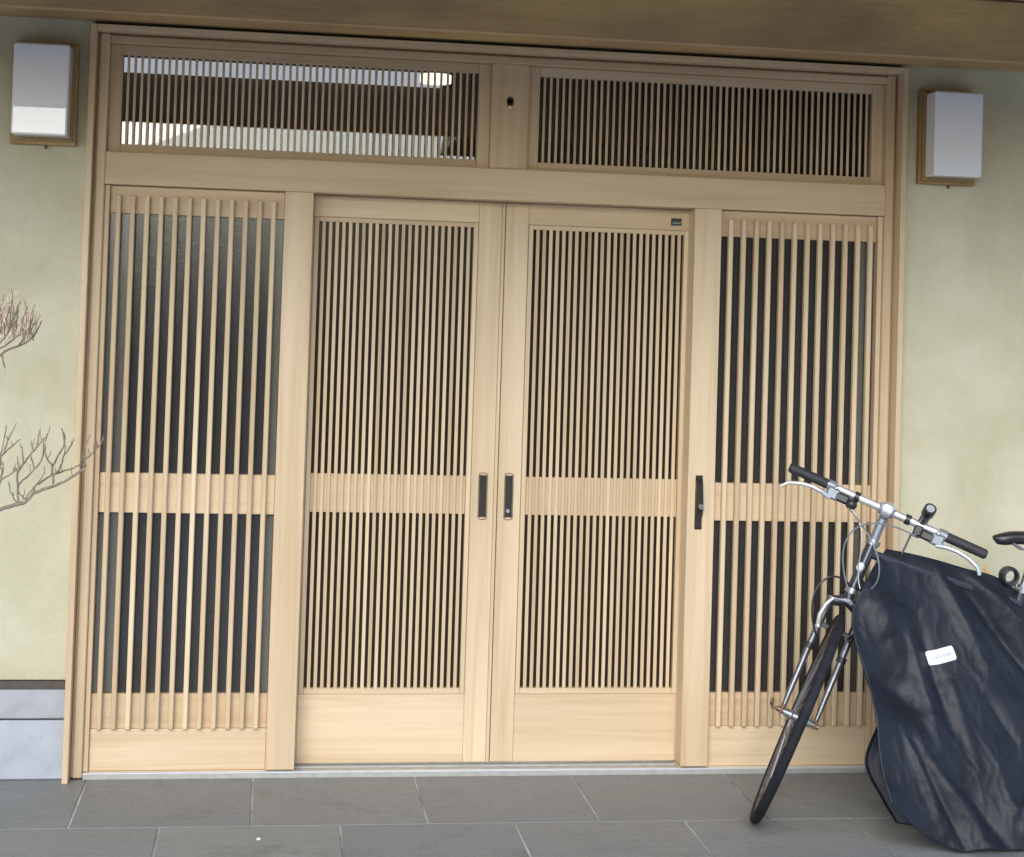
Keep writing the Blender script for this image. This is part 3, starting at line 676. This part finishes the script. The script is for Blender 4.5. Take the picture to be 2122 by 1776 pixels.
LINES = [((2.60, .74), (2.66, .60), .055, .030), ((2.58, .50), (2.70, .42), .048, -.034), ((2.70, .68), (2.76, .30), .022, .016), ((2.75, .68), (2.81, .34), .018, -.012),
         ((2.85, .79), (2.97, .52), .024, .016), ((2.90, .80), (3.15, .47), .026, -.024), ((2.97, .78), (3.25, .52), .026, .020), ((3.02, .64), (3.2, .40), .020, -.012),
         ((2.90, .42), (2.97, .12), .065, .016), ((2.93, .45), (3.02, .30), .016, -.009), ((2.83, .47), (2.88, .22), .018, .007),
         ((2.63, .36), (2.73, .06), .013, .013), ((2.66, .32), (2.79, .03), .015, -.016), ((2.73, .24), (2.87, .02), .020, .016), ((2.82, .18), (2.93, .02), .02, -.012), ((2.98, .11), (3.16, .05), .036, .034), ((3.02, .21), (3.2, .16), .030, -.016)]
def seg_d(x, z, a, b_):
    ax_, az, bx_, bz = *a, *b_; dx, dz = bx_-ax_, bz-az; t = min(max(((x-ax_)*dx+(z-az)*dz)/(dx*dx+dz*dz), 0), 1)
    return math.hypot(x-ax_-t*dx, z-az-t*dz), t
def near_fold(a, b_, p):
    h = 0
    for A_, B_, w_, am in LINES:
        d, t = seg_d(p.x, p.z, A_, B_); h += am*crease(d, w_)*(math.sin(math.pi*min(max(t, .08), .92)))**.5
    wx = p.x + .05*noise.noise(Vector((p.x*5, 2, p.z*5))); wz = p.z + .05*noise.noise(Vector((p.x*5, 9, p.z*5)))
    q = Vector((wx*3.0, p.y*3, wz*3.0)); h += .014*noise.noise(q*1.6) + .004*noise.noise(q*4.3+Vector((3, 1, 7)))
    n1 = noise.noise(Vector((wx*11+wz*4, 4, wz*6))); h += .0024*(1-2*abs(n1))**3
    h += .0016*(1-2*abs(noise.noise(Vector((wx*27+wz*8, 1, wz*19)))))**3
    h *= sm(0, .10, b_)
    return h
near, nbase = sheet(near_fn, 150, 130, 'near_flap', near_fold)
def far_fn(a, b_):
    top = cr(NEAR[0], a); left = cr(FARL, b_); bx_ = cr([(x, 0, z) for x, z in FARB], a)
    ymid = -.47 + .075*math.sin(min(b_*1.4, 1)*math.pi/2) - .26*b_*b_*(1-sm(.25, .9, a))
    x = top.x + (bx_.x-top.x)*b_; z = top.z + (bx_.z-top.z)*b_; q = Vector((x, ymid, z))
    l0 = top if a == 0 else None
    lin = Vector((NEAR[0][0][0] + (FARB[0][0]-NEAR[0][0][0])*b_, -.47 + .075*math.sin(min(b_*1.4, 1)*math.pi/2) - .26*b_*b_, NEAR[0][0][2] + (FARB[0][1]-NEAR[0][0][2])*b_))
    return q + (left-lin)*max(0, 1-a/.45)**1.3
def far_fold(a, b_, p):
    return (.013*math.sin(a*38+3*noise.noise(Vector((a*4, b_*2, 0)))+b_*4)*sm(.35, .7, b_) + .012*noise.noise(p*7))*sm(0, .1, b_)*sm(0, .03, a)
far, _ = sheet(far_fn, 90, 70, 'far_flap', far_fold)
MB().tube([v.co + world_loc(near) for v in [near.data.vertices[i] for i in range(len(near.data.vertices))] if False] or [near_edge(j/60) for j in range(61)], .0028, 6).build('hem', NYLON, cov, smooth=True)
# white maker label sewn on the near flap
def cover_point(x, z):
    best = None
    for row in nbase:
        for p in row:
            d = (p.x-x)**2+(p.z-z)**2
            if best is None or d < best[0]: best = (d, p)
    p = best[1]; return p
lab = [(2.758, .559), (2.855, .581), (2.866, .540), (2.777, .517)]
c0 = Vector((2.8135, 0, .549)); ux = Vector((.097, 0, .0225)).normalized(); uz = Vector((-ux.z, 0, ux.x))
def on_cover(x, z):
    # ray down +y onto the near flap mesh
    ok, loc, nr, i = near.ray_cast(Vector((x, -3, z)) - world_loc(near), Vector((0, 1, 0)))
    return (loc + world_loc(near)).y if ok else -.60
bpy.context.view_layer.update()
def lp(a, b_, d=0): p = c0 + ux*a + uz*b_; return Vector((p.x, on_cover(p.x, p.z)-.0028-d, p.z))
m = MB(); nx, nz = 16, 6; vs_ = []
for d in (0, -.0016):
    for j in range(nz+1):
        for i in range(nx+1):
            a, b_ = -.048+.096*i/nx, -.021+.042*j/nz
            if abs(a) > .041 and abs(b_) > .014:      # round the corners
                da, db = abs(a)-.041, abs(b_)-.014; k = .007/max(.007, math.hypot(da, db)); a = math.copysign(.041+da*k, a); b_ = math.copysign(.014+db*k, b_)
            vs_.append(lp(a, b_, d))
K = (nx+1)*(nz+1); fs_ = []
for j in range(nz):
    for i in range(nx):
        q = (j*(nx+1)+i, j*(nx+1)+i+1, (j+1)*(nx+1)+i+1, (j+1)*(nx+1)+i); fs_ += [q, tuple(K+x for x in q[::-1])]
bd = [i for i in range(nx+1)]+[j*(nx+1)+nx for j in range(1, nz+1)]+[nz*(nx+1)+i for i in range(nx-1, -1, -1)]+[j*(nx+1) for j in range(nz-1, 0, -1)]
fs_ += [(bd[i], bd[(i+1) % len(bd)], K+bd[(i+1) % len(bd)], K+bd[i]) for i in range(len(bd))]
m.add(vs_, fs_)
mlab = m.build('maker_label', LABELW, cov)
fc = bpy.data.curves.new('label_text', 'FONT'); fc.body = 'LivGrande'; fc.size = .016; fc.align_x = 'CENTER'; fc.align_y = 'CENTER'; fc.shear = .3
fo = bpy.data.objects.new('label_text', fc); COL.objects.link(fo); bpy.context.view_layer.update()
tmz = bpy.data.meshes.new_from_object(fo.evaluated_get(bpy.context.evaluated_depsgraph_get())); bpy.data.objects.remove(fo)
m = MB().add([lp(v.co.x, v.co.y, .0005) for v in tmz.vertices], [tuple(p.vertices) for p in tmz.polygons]); m.build('label_lettering', INK, mlab)
# orange cord end poking over the ridge
m = MB()
rr = random.Random(5)
for i in range(14):
    x = 3.02+.004*i; m.tube([(x, -.440, .795-.0055*i), (x+rr.uniform(-.006, .006), -.444, .806-.0052*i+rr.uniform(0, .006)), (x+rr.uniform(-.012, .012), -.448, .812-.0052*i+rr.uniform(0, .006))], .0018, 5)
m.build('orange_tassel', ORANGE, cov, smooth=True)

# ------------------------------------------------------------------ leafless shrub at the left
BY = -1.0
shrub = empty('shrub', (-.64, BY, -.14), 'leafless brown shrub reaching in from the left before the plaster wall', 'shrub')
BR = {'main': [(-.30, .98), (-.16, 1.005), (-0.077, 1.027), (-0.041, 1.039), (-0.013, 1.047), (0.012, 1.072), (0.063, 1.093), (0.095, 1.107), (0.124, 1.128), (0.142, 1.142)],
'b': [(0.018, 1.096), (0.054, 1.12), (0.083, 1.131), (0.116, 1.143), (0.138, 1.153), (0.142, 1.142)], 'bb': [(.005, 1.068), (.018, 1.096)],
't1': [(.137, 1.150), (0.137, 1.159), (0.155, 1.178), (0.18, 1.205), (0.188, 1.228)], 't2': [(.133, 1.150), (0.134, 1.162), (0.143, 1.2), (0.157, 1.237)], 't3': [(0.178, 1.203), (0.169, 1.212)],
'c1': [(0.056, 1.123), (0.057, 1.15), (0.045, 1.168), (0.037, 1.195), (0.034, 1.225)], 'c2': [(0.057, 1.146), (0.074, 1.18), (0.089, 1.207), (0.086, 1.237), (0.08, 1.254)], 'c3': [(.060, 1.122), (0.072, 1.135), (0.079, 1.15), (0.085, 1.177), (0.101, 1.2), (0.107, 1.222)], 'c4': [(0.06, 1.122), (0.064, 1.093)],
'd1': [(-0.031, 1.043), (-0.033, 1.092), (-0.037, 1.122), (-0.024, 1.148), (-0.007, 1.175), (0.014, 1.202), (0.035, 1.228), (0.04, 1.253)], 'd2': [(0.014, 1.204), (0.02, 1.251)], 'd3': [(0.004, 1.19), (-0.003, 1.216)],
'e1': [(-.033, 1.094), (-0.027, 1.099), (0.01, 1.138), (0.03, 1.168), (0.033, 1.202)], 'e2': [(0.009, 1.141), (0.001, 1.171)], 'f1': [(-.16, 1.06), (-0.091, 1.098), (-0.073, 1.11), (-0.045, 1.129), (-0.024, 1.148)], 'f2': [(-0.02, 1.153), (-0.028, 1.197)],
'g1': [(-.11, 1.020), (-0.09, 1.068), (-0.08, 1.099), (-0.074, 1.129), (-0.079, 1.162), (-0.073, 1.204), (-0.065, 1.26)], 'g2': [(-.15, 1.10), (-0.093, 1.155), (-0.069, 1.185), (-0.048, 1.204), (-0.032, 1.218)], 'g3': [(-0.073, 1.185), (-0.063, 1.223), (-0.046, 1.261)],
'h': [(-0.033, 1.043), (-0.05, 1.076), (-0.055, 1.103)], 'h2': [(-0.012, 1.048), (-0.002, 1.07), (0.029, 1.112), (0.039, 1.131)], 'i1': [(-0.006, 1.052), (-0.024, 1.069), (-0.03, 1.084)]}
UP = {'U': [(-.30, 1.36), (-.18, 1.40), (-0.115, 1.432), (-0.094, 1.449), (-0.073, 1.465), (-0.047, 1.475), (-0.022, 1.491), (-0.005, 1.514), (0.007, 1.545)], 'U2': [(-.18, 1.40), (-0.109, 1.458), (-0.073, 1.482), (-0.052, 1.502), (-0.034, 1.513), (-0.025, 1.544), (-0.012, 1.59)],
'U3': [(-.17, 1.42), (-0.109, 1.466), (-0.085, 1.493), (-0.064, 1.531), (-0.051, 1.57), (-0.041, 1.6)], 'U4': [(-.17, 1.42), (-0.11, 1.489), (-0.093, 1.531), (-0.077, 1.573), (-0.073, 1.607), (-0.077, 1.633)], 'U5': [(-0.047, 1.475), (-0.03, 1.506), (-0.019, 1.548)], 'U6': [(-0.010, 1.507), (-0.010, 1.491)], 'U7': [(-0.09, 1.45), (-0.081, 1.41)], 'U8': [(-.18, 1.44), (-0.118, 1.503), (-0.105, 1.549), (-0.096, 1.595), (-0.093, 1.617)]}
rr = random.Random(11)
def limb(m, pts, r0, r1, dep=0.0, wob=.0012):
    n = len(pts); out = []
    for i in range((n-1)*4+1):
        p = cr([(x, 0, z) for x, z in pts], i/((n-1)*4)); t = i/((n-1)*4)
        out.append(Vector((p.x+rr.uniform(-wob, wob), BY+dep*t+rr.uniform(-wob, wob), p.z+rr.uniform(-wob, wob))))
    m.tube(out, [r0+(r1-r0)*i/(len(out)-1)+rr.uniform(-.0003, .0003) for i in range(len(out))], 7)
m = MB().tube([(-.64, BY, -.14), (-.62, BY+.02, .25), (-.52, BY, .62), (-.46, BY-.02, .80)], [.034, .030, .026, .022], 12)
m.build('trunk', TWIG, shrub, smooth=True)
m = MB().tube([(-.46, BY-.02, .78), (-.40, BY, .90), (-.30, BY, .98)], [.018, .012, .0058], 10); m.build('branch', TWIG, shrub, smooth=True)
m = MB().tube([(-.48, BY-.02, .74), (-.45, BY+.01, 1.05), (-.38, BY, 1.26), (-.30, BY, 1.36)], [.019, .015, .010, .0065], 10); m.build('branch', TWIG, shrub, smooth=True)
for k, pts in BR.items():
    m = MB()
    if k == 'main': limb(m, pts, .0060, .0032)
    elif len(pts) > 4: limb(m, pts, .0031, .0014, rr.uniform(-.05, .05))
    else: limb(m, pts, .0024, .0012, rr.uniform(-.03, .03))
    m.build('branch', TWIG, shrub, smooth=True)
m = MB()
for k, pts in list(BR.items()):
    for i in range(1 if len(pts) < 5 else 3):
        t = rr.uniform(.25, .98); p = cr([(x, 0, z) for x, z in pts], t); L = rr.uniform(.008, .030); dx = rr.uniform(-.55, .55)
        m.tube([(p.x, BY, p.z), (p.x+dx*L*.6, BY+rr.uniform(-.006, .006), p.z+L*.5), (p.x+dx*L*.8, BY+rr.uniform(-.012, .012), p.z+L)], [.0016, .0013, .0010], 5)
m.build('twiglets', TWIG, shrub, smooth=True)['kind'] = 'stuff'
m = MB(); hk = MB()
for k, pts in UP.items():
    mm = MB(); limb(mm, pts, .0045 if k == 'U' else .0026, .0018 if k in ('U',) else .0013, rr.uniform(-.05, .05)); mm.build('branch', TWIG, shrub, smooth=True)
for i in range(110):       # dense upright dry twiglets of the upper pad
    bx_ = rr.uniform(-.20, -.012); bz = 1.452 + (bx_+.12)*.32 + rr.uniform(-.01, .06) + (.02 if bx_ < -.08 else 0); top = 1.615 - .35*max(0, bx_+.06) - abs(rr.gauss(0, .03)); yy = BY + rr.uniform(-.09, .09)
    if top < bz+.02: top = bz+.03
    L = rr.uniform(.03, .075); z0 = rr.uniform(bz, max(bz+.001, top-L)); lean = rr.uniform(-.012, .022)
    (m if rr.random() < .5 else hk).tube([(bx_, yy, z0), (bx_+lean*.5+rr.uniform(-.003, .003), yy, z0+L*.5), (bx_+lean, yy, z0+L)], [.0019, .0016, .0009], 5)
m.build('dry_twigs', TWIG, shrub, smooth=True)['kind'] = 'stuff'; hk.build('dry_twigs', TWIGL, shrub, smooth=True)['kind'] = 'stuff'
m = MB()
for i in range(170):
    bx_ = rr.uniform(-.20, -.016); bz = 1.475 + (bx_+.12)*.30 + rr.uniform(0, .13)*(1 if bx_ < -.04 else .65); yy = BY + rr.uniform(-.09, .09)
    d = Vector((rr.uniform(-.5, .5), rr.uniform(-.5, .5), 1)).normalized(); s1 = d.orthogonal().normalized(); s2 = d.cross(s1); L = rr.uniform(.005, .012); c = Vector((bx_, yy, bz))
    w_ = rr.uniform(.0015, .0035)
    m.add([c-d*L, c+s1*w_, c+s2*w_*.6, c-s1*w_, c-s2*w_*.6, c+d*L], [(0, 1, 2), (0, 2, 3), (0, 3, 4), (0, 4, 1), (5, 2, 1), (5, 3, 2), (5, 4, 3), (5, 1, 4)])
hh = m.build('dried_husks', POD, shrub); hh['kind'] = 'stuff'

# ------------------------------------------------------------------ small scrap on the floor
m = MB().ball((.655, -.62, .004), (.007, .009, .0035), nu=9, nv=5); o = m.build('petal', PETAL, None, smooth=True)
o['label'] = 'tiny white petal lying on the grey floor tiles'; o['category'] = 'petal'

# ------------------------------------------------------------------ house across the road (behind the viewer, seen in reflections)
nbh = empty('neighbouring_house', (10, -16.5, -.14), 'dark sided house across the road, only mirrored in the right hand glass', 'house')
box('wall', 3.7, 18, -20, -14.6, -.14, 4.3, NWALL, nbh)
for x in (5.2, 8.4, 11.6, 14.8):
    for z in (.9,):
        wn = box('window', x-.8, x+.8, -14.62, -14.56, z, z+1.2, NGLASS, nbh); box('window_frame', x-.86, x+.86, -14.57, -14.54, z-.07, z-.005, ALU, wn)
t = MB().add([(3.2, -14.1, 4.25), (18.5, -14.1, 4.25), (18.5, -20.5, 4.25), (3.2, -20.5, 4.25), (3.2, -17.3, 5.9), (18.5, -17.3, 5.9)], [(0, 1, 2, 3), (0, 4, 5, 1), (2, 5, 4, 3), (0, 3, 4), (1, 5, 2)])
t.build('roof', ROOFM, nbh)
box('garden_wall', -30, 3.69, -14.75, -14.6, -.14, 2.45, NWALL, nbh)
